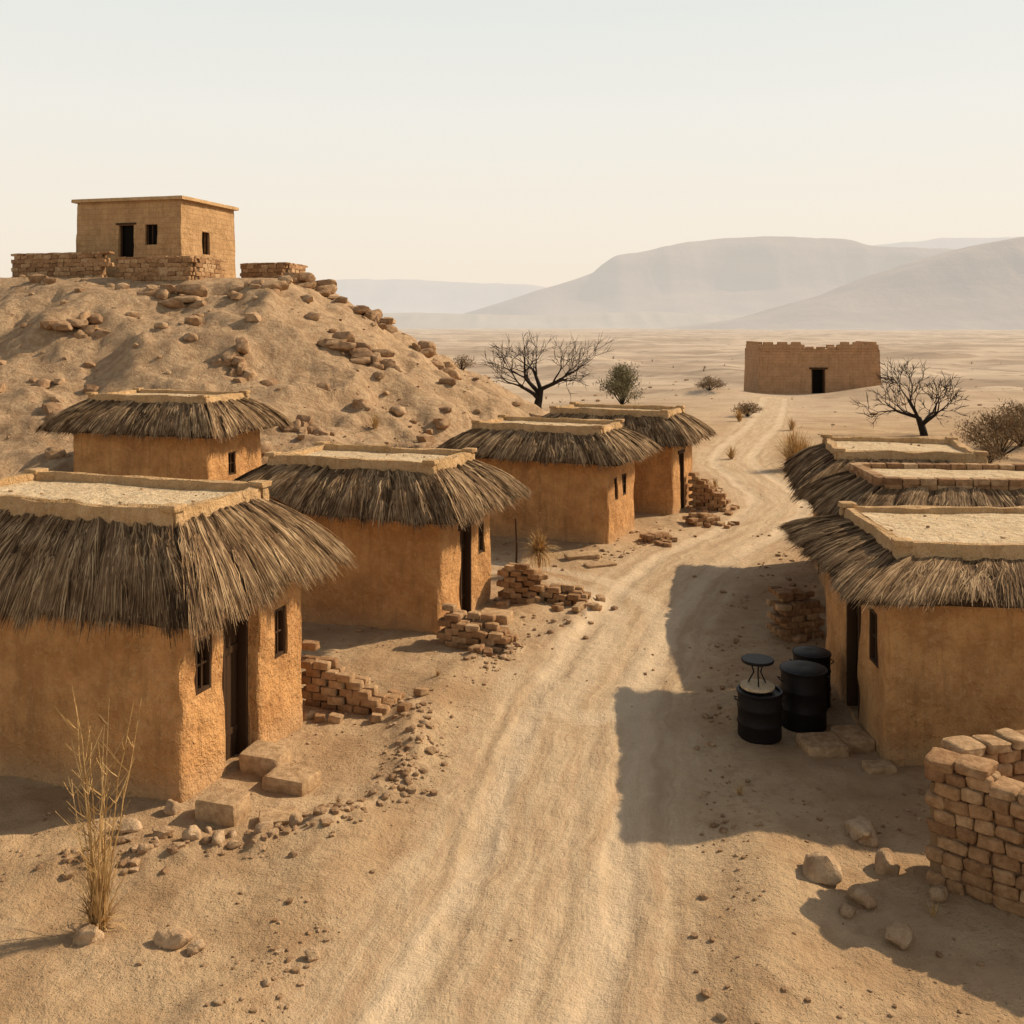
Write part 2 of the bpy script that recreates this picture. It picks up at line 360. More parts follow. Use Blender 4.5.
# ---------------------------------------------------------------- huts
def ringbox(w,d,z0,z1,rad=.12,step=.13,amp=.02,batter=.03,x0=0,y0=0,seed=0,zstep=.14):
    pts=[]
    cs=[(w-rad,rad,-90),(w-rad,d-rad,0),(rad,d-rad,90),(rad,rad,180)]
    for i,(cx,cy,a0) in enumerate(cs):
        for k in range(5):
            a=math.radians(a0+k*22.5);pts.append((cx+rad*math.cos(a),cy+rad*math.sin(a),math.cos(a),math.sin(a)))
        nx,ny,_=cs[(i+1)%4];a=math.radians(a0+90);sx,sy=cx+rad*math.cos(a),cy+rad*math.sin(a);ex,ey=nx+rad*math.cos(a),ny+rad*math.sin(a)
        L=math.hypot(ex-sx,ey-sy);n=max(2,int(L/step))
        for k in range(1,n): pts.append((sx+(ex-sx)*k/n,sy+(ey-sy)*k/n,math.cos(a),math.sin(a)))
    p=np.array(pts);N=len(p);nz=max(2,int((z1-z0)/zstep));zs=np.linspace(z0,z1,nz+1);V=[]
    for z in zs:
        off=amp*fbm(p[:,0]*1.7+p[:,1]*1.3+seed,z*1.6+p[:,1]*.9+p[:,2]*2,seed,4)-batter*(z-z0)/(z1-z0)
        if z==z1: off=off-.02
        V.append(np.stack([p[:,0]+off*p[:,2]+x0,p[:,1]+off*p[:,3]+y0,np.full(N,z)],1))
    V=np.concatenate(V);f=[(k*N+i,k*N+(i+1)%N,(k+1)*N+(i+1)%N,(k+1)*N+i) for k in range(nz) for i in range(N)]
    f.append(tuple(range(nz*N,nz*N+N)));f.append(tuple(range(N-1,-1,-1)))
    return V,f
def cut(obj,boxes):
    if not boxes: return
    cs=[]
    for (lo,hi) in boxes:
        bm=bmesh.new();bmesh.ops.create_cube(bm,size=1)
        for v in bm.verts: v.co=Vector([lo[i] if v.co[i]<0 else hi[i] for i in range(3)])
        me=bpy.data.meshes.new('c');bm.to_mesh(me);bm.free();c=bpy.data.objects.new('c',me);coll.objects.link(c)
        c.parent=obj.parent;cs.append(c)
        md=obj.modifiers.new('b','BOOLEAN');md.operation='DIFFERENCE';md.object=c;md.solver='EXACT'
    bpy.context.view_layer.update()
    dg=bpy.context.evaluated_depsgraph_get();me=bpy.data.meshes.new_from_object(obj.evaluated_get(dg))
    obj.modifiers.clear();obj.data=me;me.polygons.foreach_set('use_smooth',np.full(len(me.polygons),True));me.set_sharp_from_angle(angle=math.radians(38))
    for c in cs: bpy.data.objects.remove(c)
def bx(acc,lo,hi,rnd=None,T=None,mi=0,jit=0):
    lo=np.array(lo,float);hi=np.array(hi,float);put(acc,T or BOXS,(lo+hi)/2,hi-lo,rnd=rnd,jit=jit,mi=mi)
def opening_parts(par,side_x,sgn,s0,s1,z0,z1,kind,nm):
    a=Acc();f=lambda d: side_x-sgn*d
    def b(d0,d1,ya,yb,za,zb,rnd=None):
        xa,xb=sorted((f(d0),f(d1)));bx(a,(xa,ya,za),(xb,yb,zb),rnd)
    if kind=='door':
        n=4;w=(s1-s0)/n
        for i in range(n): b(.15,.18+.01*random.random(),s0+i*w+.004,s0+(i+1)*w-.004,z0,z1-.01)
        b(.13,.148,s0+.02,s1-.02,z0+.35,z0+.45);b(.13,.148,s0+.02,s1-.02,z1-.5,z1-.4)
        b(-.015,.14,s0-.0,s0+.05,z0,z1-.012);b(-.015,.14,s1-.05,s1,z0,z1-.012);b(-.03,.14,s0-.12,s1+.12,z1-.01,z1+.10)
    else:
        b(.0,.10,s0,s0+.045,z0,z1);b(.0,.10,s1-.045,s1,z0,z1);b(.002,.10,s0+.046,s1-.046,z0,z0+.05);b(.002,.10,s0+.046,s1-.046,z1-.05,z1)
        m=(s0+s1)/2;b(.03,.06,m-.015,m+.015,z0+.05,z1-.05);mz=(z0+z1)/2;b(.033,.057,s0+.046,m-.016,mz-.015,mz+.015);b(.033,.057,m+.016,s1-.046,mz-.015,mz+.015)
    a.build(nm,M_wood,par)
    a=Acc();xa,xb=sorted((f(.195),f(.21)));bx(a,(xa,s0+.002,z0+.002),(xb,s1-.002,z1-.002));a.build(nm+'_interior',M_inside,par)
def thatch(par,w,d,zt,ze,inset,ov,n_per_m,wd,sides='FRBL',seed=0):
    rs=np.random.RandomState(seed+5)
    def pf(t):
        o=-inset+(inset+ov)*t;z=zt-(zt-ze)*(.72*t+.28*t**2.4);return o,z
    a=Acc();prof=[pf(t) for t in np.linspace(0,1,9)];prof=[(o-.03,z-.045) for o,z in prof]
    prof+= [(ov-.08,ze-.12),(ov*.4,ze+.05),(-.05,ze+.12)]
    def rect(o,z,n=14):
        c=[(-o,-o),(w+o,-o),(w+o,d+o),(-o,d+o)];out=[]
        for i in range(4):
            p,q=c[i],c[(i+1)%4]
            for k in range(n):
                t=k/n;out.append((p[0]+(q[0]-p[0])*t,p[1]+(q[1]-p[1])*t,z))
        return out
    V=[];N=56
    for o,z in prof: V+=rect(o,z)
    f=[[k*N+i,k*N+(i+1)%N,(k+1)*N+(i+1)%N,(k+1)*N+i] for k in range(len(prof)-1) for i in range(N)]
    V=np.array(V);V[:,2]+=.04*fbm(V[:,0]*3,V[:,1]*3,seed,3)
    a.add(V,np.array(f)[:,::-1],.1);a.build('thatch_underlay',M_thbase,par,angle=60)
    a=Acc()
    C0=np.array([(0,0),(w,0),(w,d),(0,d)],float);D=np.array([(-1,-1),(1,-1),(1,1),(-1,1)],float)
    for si,ch in enumerate('FRBL'):
        if ch not in sides: continue
        i,j=si,(si+1)%4;L=np.linalg.norm(C0[j]-C0[i])+2*ov
        nrm=np.array([(0,-1),(1,0),(0,1),(-1,0)][si],float);tan=(C0[j]-C0[i]);tan/=np.linalg.norm(tan)
        dn=.4 if ch=='B' else 1
        for layer,(ta,tb,dens) in enumerate([(0,.5,.55),(.25,.75,.65),(.0,1.0,1.2),(.55,1.03,1.0)]):
            n=int(L*n_per_m*dens*dn);sc=rs.rand(n)
            cl=.12*(vnoise(sc*L*5,sc*0,seed+si)-.5)+.07*(vnoise(sc*L*1.3,sc*0,seed+si+30)-.5)
            t0=ta+rs.rand(n)*.12;t1=tb+rs.randn(n)*.035+cl
            if layer>=2: t1=t1+np.where(rs.rand(n)<.16,rs.rand(n)*.12,0)
            K=5;clump=vnoise(sc*L*6,sc*0+layer,seed+7);lift=.005+rs.rand(n)*.03+.07*clump**2
            sway=rs.randn(n)*.06+.12*(vnoise(sc*L*2.5,sc*0+layer,seed+17)-.5);cv=rs.randn(n)*.02
            pts=np.zeros((n,K,3))
            for k in range(K):
                tt=t0+(t1-t0)*k/(K-1);o,z=pf(np.clip(tt,0,None))
                ca=C0[i]+D[i]*o[:,None];cb=C0[j]+D[j]*o[:,None]
                q=ca+(cb-ca)*sc[:,None]
                sw=sway*(k/(K-1))+cv*math.sin(k*2.1)
                pts[:,k,:2]=q+tan*sw[:,None]+nrm*(lift*1.0)[:,None];pts[:,k,2]=z+lift*.6-(.04*rs.rand(n) if k==K-1 else 0)
            ww=wd*(.5+rs.rand(n));tw=rs.randn(n)*.5
            side=np.zeros((n,3));side[:,:2]=tan;side[:,:2]+=nrm*np.sin(tw)[:,None]*.6;side[:,2]=np.sin(tw)*.3
            prof_w=np.array([.8,1,1,.8,.25])
            Vv_=np.stack([pts-side[:,None,:]*(ww[:,None]*prof_w)[:,:,None]*.5,pts+side[:,None,:]*(ww[:,None]*prof_w)[:,:,None]*.5],2).reshape(-1,3)
            b=(np.arange(n)*K*2)[:,None];f=np.concatenate([np.concatenate([b+2*k,b+2*k+1,b+2*k+3,b+2*k+2],1) for k in range(K-1)])
            rr=np.clip(.42+.25*rs.randn(n)+.6*(clump-.45),0,1)
            rr=np.where(rs.rand(n)<.07,.95,rr)
            a.add(Vv_,f,np.repeat(rr,K*2))
    a.build('thatch_strands',M_thatch,par,smooth=False)
def hut(corner,a,w,d,side,zt,ze,wall_h,inset=.4,ov=.6,ops=(),z0=0,n=420,wd=.018,brick_rim=False,seed=0,bay=None):
    a=math.radians(a);ux=Vector((math.cos(a),-math.sin(a)));
    org=Vector(corner)-(ux*w if side=='R' else Vector((0,0)))
    e=empty('thatched_adobe_hut',(org.x,org.y,z0),-a)
    V,f=ringbox(w,d,-.5,wall_h,seed=seed,amp=.06)
    ac=Acc();ac.add(V,f,.5);o=ac.build('walls',M_adobe,e)
    sx,sg=(w,1) if side=='R' else (0,-1)
    boxes=[]
    for (s0,s1,za,zb,k) in ops:
        xs=sorted((sx-sg*.24,sx+sg*.3));boxes.append(((xs[0],s0,za),(xs[1],s1,zb)))
    bpy.context.view_layer.update();cut(o,boxes)
    for (s0,s1,za,zb,k) in ops: opening_parts(e,sx-sg*.03,sg,s0,s1,za,zb,k,k)
    thatch(e,w,d,zt-.20,ze,inset,ov,n,wd,seed=seed)
    ac=Acc();lo,x1,y1=inset,w-inset,d-inset;rw=.24
    if brick_rim:
        for (p,q) in (((lo,lo),(x1,lo)),((x1,lo),(x1,y1)),((x1,y1),(lo,y1)),((lo,y1),(lo,lo))):
            L=math.hypot(q[0]-p[0],q[1]-p[1]);nb=max(1,int(L/.33));an=math.atan2(q[1]-p[1],q[0]-p[0])
            for row in range(2):
                for i in range(nb):
                    t=(i+.5)/nb;put(ac,BOX,(p[0]+(q[0]-p[0])*t,p[1]+(q[1]-p[1])*t,zt-.2+row*.125+.01*random.random()),(L/nb*.97,rw,.13),(0,0,an+random.uniform(-.04,.04)),jit=.05)
        ac.build('brick_parapet',M_brick,e)
    else:
        for (l,h) in (((lo-rw/2,lo-rw/2),(x1+rw/2,lo+rw/2)),((lo-rw/2,y1-rw/2),(x1+rw/2,y1+rw/2))):
            v,f=ringbox(h[0]-l[0],h[1]-l[1],zt-.27,zt,rad=.07,step=.12,amp=.08,batter=.02,x0=l[0],y0=l[1],seed=seed+3,zstep=.09)
            v[:,2]+=.05*fbm(v[:,0]*2,v[:,1]*2,seed,3);ac.add(v,f,.5)
        for (l,h) in (((lo-rw/2+.01,lo+rw/2-.03),(lo+rw/2,y1-rw/2+.03)),((x1-rw/2,lo+rw/2-.03),(x1+rw/2-.01,y1-rw/2+.03))):
            v,f=ringbox(h[0]-l[0],h[1]-l[1],zt-.275,zt-.02,rad=.05,step=.12,amp=.08,batter=.02,x0=l[0],y0=l[1],seed=seed+4,zstep=.09)
            v[:,2]+=.05*fbm(v[:,0]*2,v[:,1]*2,seed,3);ac.add(v,f,.5)
        for cx in (lo,x1):
            for cy in (lo,y1): put(ac,BOX,(cx,cy,zt+.01),(rw*1.15,rw*1.15,.09),(0,0,random.uniform(-.1,.1)),jit=.06)
        ac.build('roof_parapet',M_rim,e)
    ac=Acc();nx,ny=30,20;gx,gy=np.meshgrid(np.linspace(lo-.05,x1+.05,nx),np.linspace(lo-.05,y1+.05,ny),indexing='ij')
    gzz=zt-.11+.04*fbm(gx*1.2+seed,gy*1.2,seed,4);ix=np.arange(nx*ny).reshape(nx,ny)
    ac.add(np.stack([gx,gy,gzz],-1).reshape(-1,3),np.stack([ix[:-1,:-1],ix[1:,:-1],ix[1:,1:],ix[:-1,1:]],-1).reshape(-1,4),.5);ac.build('roof_deck',M_deck,e,angle=None)
    ac=Acc()
    for i in range(16):
        q=.02+.06*random.random()**2;put(ac,PEB[i%5],(random.uniform(lo+.2,x1-.2),random.uniform(lo+.2,y1-.2),zt-.10),(q,q,q*.6))
    ac.build('roof_pebbles',M_rock,e)
    ac=Acc();bx(ac,(lo-.08,lo-.08,wall_h-.4),(x1+.08,y1+.08,zt-.24));ac.build('roof_body',M_adobe,e)
    if bay:
        V,f=ringbox(bay[2],bay[1]-bay[0],-.5,wall_h-.03,rad=.07,amp=.04,x0=w-bay[2]+.14,y0=bay[0],seed=seed+9);ac=Acc();ac.add(V,f,.5);ob=ac.build('wall_bay',M_adobe,e)
        s0,s1,za,zb=bay[3];bpy.context.view_layer.update();cut(ob,[((w-.09,s0,za),(w+.4,s1,zb))]);opening_parts(e,w+.11,1,s0,s1,za,zb,'window','window')
    return e
D='door';W='window'
hut((-4.35,13.1),18,5.2,3.0,'R',3.8,2.60,2.95,.42,.54,[(.38,.74,1.3,2.05,W),(1.0,1.62,.02,2.05,D)],n=860,wd=.0155,seed=1,bay=(1.66,2.95,.5,(2.1,2.45,1.25,2.0)))
hut((-1.45,20.2),20,4.6,2.9,'R',3.45,2.5,2.75,.4,.58,[(1.1,1.7,.02,1.95,D),(2.1,2.45,1.2,1.9,W)],n=520,wd=.023,seed=2)
hut((2.73,28.4),23,4.7,2.8,'R',3.35,2.5,2.7,.4,.55,[(.6,.95,1.2,1.85,W),(1.5,1.9,1.2,1.85,W)],n=320,wd=.032,seed=3)
hut((5.3,32.9),24,4.7,2.7,'R',3.42,2.5,2.7,.35,.55,[(.9,1.5,.02,1.95,D)],n=260,wd=.038,seed=4)
hut((-9.0,29.5),18,4.9,3.0,'R',3.55,2.55,2.75,.4,.6,[(1.1,1.5,1.1,1.8,W)],z0=.6,n=290,wd=.036,seed=5)
hut((5.36,14.3),4,4.6,3.7,'L',3.12,2.55,2.62,.32,.58,[(.55,.98,1.2,2.0,W),(1.5,2.25,.02,2.05,D)],n=760,wd=.0165,seed=6)
hut((6.95,19.3),4,4.6,2.7,'L',3.32,2.5,2.65,.3,.65,[(1.0,1.6,.02,1.95,D)],n=480,wd=.023,brick_rim=True,seed=7)
hut((7.3,23.3),12,3.8,3.7,'L',3.35,2.5,2.65,.35,.6,[(.5,.9,1.2,1.85,W),(1.5,2.1,.02,1.9,D)],n=360,wd=.03,seed=8)

# ---------------------------------------------------------------- brick walls
def brick_wall(name,p0,p1,h0,h1,th=.3,bl=.36,bh=.17,cap=True,seed=0,zb=None,dz=0,T=None):
    random.seed(seed);T=T or BOXR
    p0=np.array(p0,float);p1=np.array(p1,float);L=np.linalg.norm(p1-p0);d=(p1-p0)/L;an=math.atan2(d[1],d[0])
    loc=(*p0,(gz(*p0) if zb is None else zb)+dz);e=empty(name,loc,an);a=Acc()
    rows=int(max(h0,h1)/bh)
    def gl(s): q=p0+d*s;return (gz(*q) if zb is None else zb)+dz-loc[2]
    for r in range(-1,rows+1):
        x=-(bl*.5 if r%2 else 0)
        while x<L-.02:
            l=bl*random.uniform(.7,1.25);xc=x+l/2
            if xc<0.08: x+=l;continue
            hh=h0+(h1-h0)*np.clip(xc/L,0,1);z=(r+.5)*bh
            if z<hh:
                for sd in (-1,1):
                    put(a,T,(xc,sd*(th/2-.07)+random.uniform(-.022,.022),z+gl(np.clip(xc,0,L))+random.uniform(-.012,.012)),(l*random.uniform(.94,1.02),.18,bh*random.uniform(.92,1.04)),(random.uniform(-.06,.06),random.uniform(-.07,.07),random.uniform(-.07,.07)),jit=.10)
            x+=l
    if cap:
        x=-.03
        while x<L:
            l=bl*random.uniform(.9,1.4);xc=x+l/2;hh=h0+(h1-h0)*np.clip(xc/L,0,1);hh=math.floor(hh/bh+.5)*bh
            put(a,T,(xc,random.uniform(-.02,.02),hh+.04+gl(min(xc,L))),(l*.98,th*1.10,.12),(random.uniform(-.05,.05),random.uniform(-.06,.06),random.uniform(-.09,.09)),jit=.10);x+=l
    a.build('bricks',M_brick,e)
    a=Acc();N=12
    for i in range(N):
        s=(i+.5)/N*L;hh=h0+(h1-h0)*s/L;hh=math.floor(hh/bh)*bh;bx(a,(i/N*L-.001*i+.03,-th/2+.05+.0005*i,gl(s)-.3),((i+1)/N*L+.01,th/2-.05-.0005*i,gl(s)+hh-.05+.0007*i))
    a.build('mortar_core',M_mortar,e);return e
brick_wall('mud_brick_wall',(4.80,11.45),(6.7,9.7),1.30,1.2,.36,.27,.15,True,3)
brick_wall('mud_brick_wall',(5.10,11.62),(7.6,12.2),1.30,1.32,.34,.30,.15,True,5)
brick_wall('hilltop_brick_wall',(-26.4,53.0),(-21.0,51.4),1.75,1.75,.4,.5,.22,True,8,zb=8.2,T=BOX)
brick_wall('hilltop_brick_wall',(-20.0,50.7),(-15.9,49.4),1.8,1.8,.4,.5,.22,True,9,zb=7.85,T=BOX)
brick_wall('hilltop_brick_wall',(-15.85,49.6),(-15.3,51.9),1.8,1.8,.4,.5,.22,True,10,zb=7.85,T=BOX)
brick_wall('hilltop_brick_wall',(-15.1,56.0),(-12.6,55.0),1.6,1.6,.4,.5,.22,True,12,zb=8.1,T=BOX)
brick_wall('hilltop_brick_wall',(-12.5,55.2),(-12.1,57.5),1.6,1.6,.4,.5,.22,True,13,zb=8.1,T=BOX)
def hill_house():
    a=math.radians(15);w,d,h=6.7,5.6,4.3
    ux=Vector((math.cos(a),-math.sin(a)));org=Vector((-17.5,53.0))-ux*w
    e=empty('hilltop_adobe_house',(org.x,org.y,8.7),-a)
    V,f=ringbox(w,d,-.8,h,rad=.12,step=.3,amp=.07,batter=.14,seed=40,zstep=.3);ac=Acc();ac.add(V,f,.5);o=ac.build('walls',M_hillhouse,e)
    bpy.context.view_layer.update()
    cut(o,[((2.75,-.5,.55),(3.7,.55,3.0)),((4.4,-.5,1.9),(5.15,.5,3.0)),((w-.55,2.1,1.5),(w+.4,2.85,2.75))])
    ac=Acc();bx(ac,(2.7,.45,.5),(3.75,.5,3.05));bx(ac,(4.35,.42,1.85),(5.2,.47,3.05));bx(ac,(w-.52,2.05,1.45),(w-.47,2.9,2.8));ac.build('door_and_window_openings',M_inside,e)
    ac=Acc()
    bx(ac,(2.77,.25,.56),(2.85,.33,2.98));bx(ac,(3.6,.25,.56),(3.68,.33,2.98));bx(ac,(2.6,.06,3.01),(3.85,.3,3.12))
    bx(ac,(4.41,.2,1.91),(4.47,.28,2.99));bx(ac,(5.08,.2,1.91),(5.14,.28,2.99));bx(ac,(4.75,.22,1.91),(4.80,.27,2.99))
    bx(ac,(w-.3,2.11,1.51),(w-.22,2.17,2.74));bx(ac,(w-.3,2.78,1.51),(w-.22,2.84,2.74));ac.build('timber_frames',M_wood,e)
    ac=Acc();v,f=ringbox(w+.2,d+.2,h-.02,h+.16,rad=.08,step=.3,amp=.06,batter=0,x0=-.1,y0=-.1,seed=44,zstep=.09);ac.add(v,f,.5);ac.build('roof_slab',M_rim,e)
hill_house()
def fort():
    w,d,h=11.3,6,4.25;x0,y0=22.1,90;zg=-.15
    e=empty('adobe_fort',(x0,y0,zg));V,f=ringbox(w,d,-1.5,h,rad=.2,step=.5,amp=.07,batter=.28,seed=50,zstep=.4);ac=Acc();ac.add(V,f,.5);o=ac.build('walls',M_fort,e)
    bpy.context.view_layer.update();cut(o,[((4.9,-.6,-.2),(6.15,.9,2.45))])
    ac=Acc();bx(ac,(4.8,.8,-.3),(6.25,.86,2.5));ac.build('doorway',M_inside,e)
    ac=Acc();bx(ac,(4.95,.35,0),(5.07,.5,2.4));bx(ac,(5.98,.35,0),(6.1,.5,2.4));bx(ac,(4.7,.02,2.47),(6.35,.4,2.62));ac.build('door_frame',M_wood,e)
    ac=Acc()
    def par(xa,ya,xb,yb,hh):
        L=math.hypot(xb-xa,yb-ya);n=max(2,int(L/.95));an=math.atan2(yb-ya,xb-xa)
        put(ac,BOX,((xa+xb)/2,(ya+yb)/2,h+hh/2-.1),(L+.3,.45,hh+.2),(0,0,an),jit=.01)
        for i in range(n):
            t=(i+.5)/n;put(ac,BOX,(xa+(xb-xa)*t,ya+(yb-ya)*t,h+hh+.08),(L/n*.68,.42,.28),(0,0,an),jit=.06)
    i=.45
    par(i,i,4.2,i,.45);par(7.4,i,w-i,i,.45);par(4.3,i+.02,7.3,i+.02,.02)
    par(i,i+.3,i,d-i,.45);par(w-i,i+.3,w-i,d-i,.45);par(i,d-i,4,d-i,.1);par(7.8,d-i,w-i,d-i,.1)
    ac.build('crenellated_parapet',M_fort,e)
fort()

# ---------------------------------------------------------------- brick piles / steps
def pile(name,p0,p1,h0,h1,rows=2,bl=.30,bw=.17,bh=.125,seed=0,loose=8):
    random.seed(seed);p0=np.array(p0,float);p1=np.array(p1,float);L=np.linalg.norm(p1-p0);d=(p1-p0)/L;an=math.atan2(d[1],d[0]);nn=np.array([-d[1],d[0]]);a=Acc()
    base=(p0[0],p0[1],gz(*p0))
    for r in range(rows):
        n=int(L/bl)
        for k in range(11):
            for i in range(n+1):
                s=(i+.5)*bl-(bl*.5 if k%2 else 0)
                if s<-.02 or s>L: continue
                hh=(h0+(h1-h0)*s/L)*(1+random.uniform(-.2,.12))
                if (k+.6)*bh>hh: continue
                q=p0+d*s+nn*(r-(rows-1)/2)*bw*1.08
                put(a,BOX,(q[0]+random.uniform(-.02,.02),q[1]+random.uniform(-.02,.02),gz(*q)+(k+.45)*bh),(bl*random.uniform(.85,1.02),bw*random.uniform(.9,1.05),bh*.97),(random.uniform(-.05,.05),random.uniform(-.05,.05),an+random.uniform(-.16,.16)),jit=.09)
    for i in range(loose):
        q=p0+d*random.uniform(0,L*1.35)+nn*random.choice((-1,1))*random.uniform(rows*bw*.6,rows*bw*.6+.45)
        put(a,BOX,(q[0],q[1],gz(*q)+.045),(bl*random.uniform(.6,1),bw,bh*.9),(random.uniform(-.2,.2),random.uniform(-.2,.2),random.uniform(0,3)),jit=.08)
    return a.build(name,M_brick,loc=base)
pile('brick_pile',(-3.4,16.7),(-2.1,16.3),.95,.35,2,seed=1,loose=16)
pile('brick_pile',(-1.25,19.75),(-.1,19.35),.72,.4,3,seed=2,loose=12)
pile('brick_pile',(-.1,22.9),(.65,22.6),.95,.7,3,seed=3,loose=5)
pile('brick_pile',(.85,22.75),(1.7,22.5),.45,.25,3,seed=4,loose=9)
pile('brick_pile',(6.3,34.5),(7.3,33.9),1.2,.5,3,seed=5,loose=10)
pile('brick_pile',(5.6,31.4),(6.5,31.9),.4,.25,3,seed=6,loose=10)
pile('brick_pile',(3.9,28.9),(4.6,29.4),.3,.2,2,seed=16,loose=6)
pile('brick_pile',(5.4,20.2),(6.2,20.4),.95,.8,3,seed=7,loose=4)
def block(name,x,y,sx,sy,sz,rz=0,mat=None,lift=0):
    a=Acc();put(a,BOX,(x,y,gz(x,y)+sz/2-.03+lift),(sx,sy,sz),(random.uniform(-.03,.03),random.uniform(-.03,.03),rz),rnd=.97,jit=.05);return a.build(name,mat or M_brick,loc=(x,y,gz(x,y)))
random.seed(5)
block('stone_step',-3.72,12.85,.58,.42,.32,-.25);block('stone_step',-3.5,14.25,.62,.5,.30,-.3);block('stone_step',-3.02,13.75,.66,.52,.22,-.35);block('stone_step',-2.98,12.75,.5,.36,.13,.2)
block('stone_slab',4.62,14.9,.62,.6,.20,.05);block('stone_slab',5.13,15.1,.46,.62,.22,.06)
block('stone_step',-.35,21.3,.7,.5,.2,-.3);block('stone_step',5.2,14.15,.4,.3,.12,.1)
block('stone_slab',1.9,27.0,.9,.5,.12,.2);block('stone_slab',2.3,26.2,.8,.4,.1,.4)

# ---------------------------------------------------------------- rocks
def rock(x,y,sx,sy,sz,rz=None,k=0,name='rock'):
    a=Acc();rz=random.uniform(0,3) if rz is None else rz;z=gz(x,y);put(a,ROCKS[k%6],(x,y,z+sz*.30),(sx,sy,sz),(random.uniform(-.1,.1),random.uniform(-.1,.1),rz),rnd=random.uniform(.6,1));return a.build(name,M_rock,loc=(x,y,z),angle=50)
for i,(x,y,a_,b_,c_) in enumerate([(3.5,11.35,.46,.38,.38),(4.3,12.35,.52,.36,.24),(3.85,10.95,.32,.26,.2),(4.35,11.6,.34,.26,.24),(4.0,10.3,.38,.24,.18),(4.7,11.0,.22,.2,.16),(3.6,10.75,.2,.16,.12),
    (-4.35,10.25,.28,.22,.2),(-3.45,10.15,.34,.24,.18),(-3.2,10.1,.18,.15,.12),(-1.98,9.95,.15,.13,.11),(-3.05,12.3,.24,.2,.14),(-3.9,12.2,.24,.2,.16),(-4.3,12.3,.26,.22,.16),(-3.55,12.1,.22,.18,.14),(-2.7,12.5,.2,.17,.12),(-4.75,12.45,.3,.2,.16),(-3.35,12.05,.16,.14,.1),(-4.4,12.95,.2,.2,.2),(-2.6,17.5,.3,.25,.18),(-3.05,21.5,.3,.2,.2)]):
    rock(x,y,a_,b_,c_,k=i)
def outcrop(x,y,w,seed):
    random.seed(seed);a=Acc();z=gz(x,y);an=random.uniform(-.35,.35)
    for l in range(3):
        xx=x-w*.5+l*random.uniform(.1,.5)
        while xx<x+w*.5*(1-.3*l):
            l_=w*random.uniform(.12,.42);yy=y+.30*l+random.uniform(-.2,.2)
            h=random.uniform(.3,.55)
            put(a,random.choice(ROCKS),(xx+l_/2,yy+(xx-x)*math.sin(an),gz(xx,yy)+l*.16-.06),(l_*1.35,random.uniform(.5,1.0),h*1.25),(random.uniform(-.2,.2),random.uniform(-.15,.15),an+random.uniform(-.5,.5)),rnd=random.uniform(.1,.7));xx+=l_*random.uniform(.8,1.4)
    a.build('rock_outcrop',M_rock,loc=(x,y,z),angle=50)
for i,(x,y,w) in enumerate([(-16,46.6,3.2),(-6.7,43.5,3.0),(-12.8,47.5,2.6),(-18.6,43.2,2.0),(-10.8,52.5,3.0),(-7.6,36,1.3),(-4,50.5,2),(-11.5,40.5,1.4),(-7.2,51.5,2.2)]): outcrop(x,y,w,i+100)
random.seed(21)
def scatter(name,n,fn,smin,smax,T,mat,flat=.6,pw=3,clus=True):
    a=Acc();c=0;xs=[]
    while len(xs)<n*4: xs.append(fn())
    xs=np.array(xs);u,_=polydist(xs[:,0],xs[:,1],road);cl=fbm(xs[:,0]*.7,xs[:,1]*.7,88,3);zz=height(xs[:,0],xs[:,1])
    for i in range(len(xs)):
        if c>=n: break
        if abs(u[i])<1.7 and random.random()<.93: continue
        if clus and random.random()>sstep(-.35,.35,cl[i]): continue
        s=smin+(smax-smin)*random.random()**pw
        put(a,random.choice(T),(xs[i][0],xs[i][1],zz[i]+s*flat*.15),(s,s*random.uniform(.6,.95),s*flat),(0,0,random.uniform(0,6)));c+=1
    a.build(name,mat,angle=50)
def zone(x0,x1,y0,y1): return lambda:(random.uniform(x0,x1),random.uniform(y0,y1))
def along(L,sp):
    def f():
        i=random.randrange(len(L)-1);t=random.random();p=L[i]+(L[i+1]-L[i])*t;return (p[0]+random.gauss(0,sp),p[1]+random.gauss(0,sp))
    return f
edgeL=np.array([p+np.array([-2.15,.1]) for p in road if 7<p[1]<34]);edgeR=np.array([p+np.array([2.15,0]) for p in road if 7<p[1]<30])
scatter('scattered_pebbles',2300,zone(-6,6.5,8.5,20),.008,.085,PEB,M_rock,.6,4)
scatter('scattered_pebbles',420,along(berm1,.22),.015,.19,PEB,M_rock,.6,2.6,False)
scatter('scattered_pebbles',260,along(berm2,.25),.02,.22,PEB,M_rock,.6,3,False)
scatter('scattered_pebbles',420,along(edgeL,.25),.012,.14,PEB,M_rock,.6,3.5)
scatter('scattered_pebbles',300,along(edgeR,.25),.012,.14,PEB,M_rock,.6,3.5)
scatter('scattered_pebbles',1200,zone(-8,13,20,42),.03,.2,PEB,M_rock,.6,3.5)
scatter('hillside_rocks',560,zone(-33,3,31,58),.1,1.0,ROCKS[:3]+PEB,M_rock,.6,2.9)
scatter('plain_rocks',200,zone(-10,55,42,120),.12,.7,PEB,M_rock,.5,4)

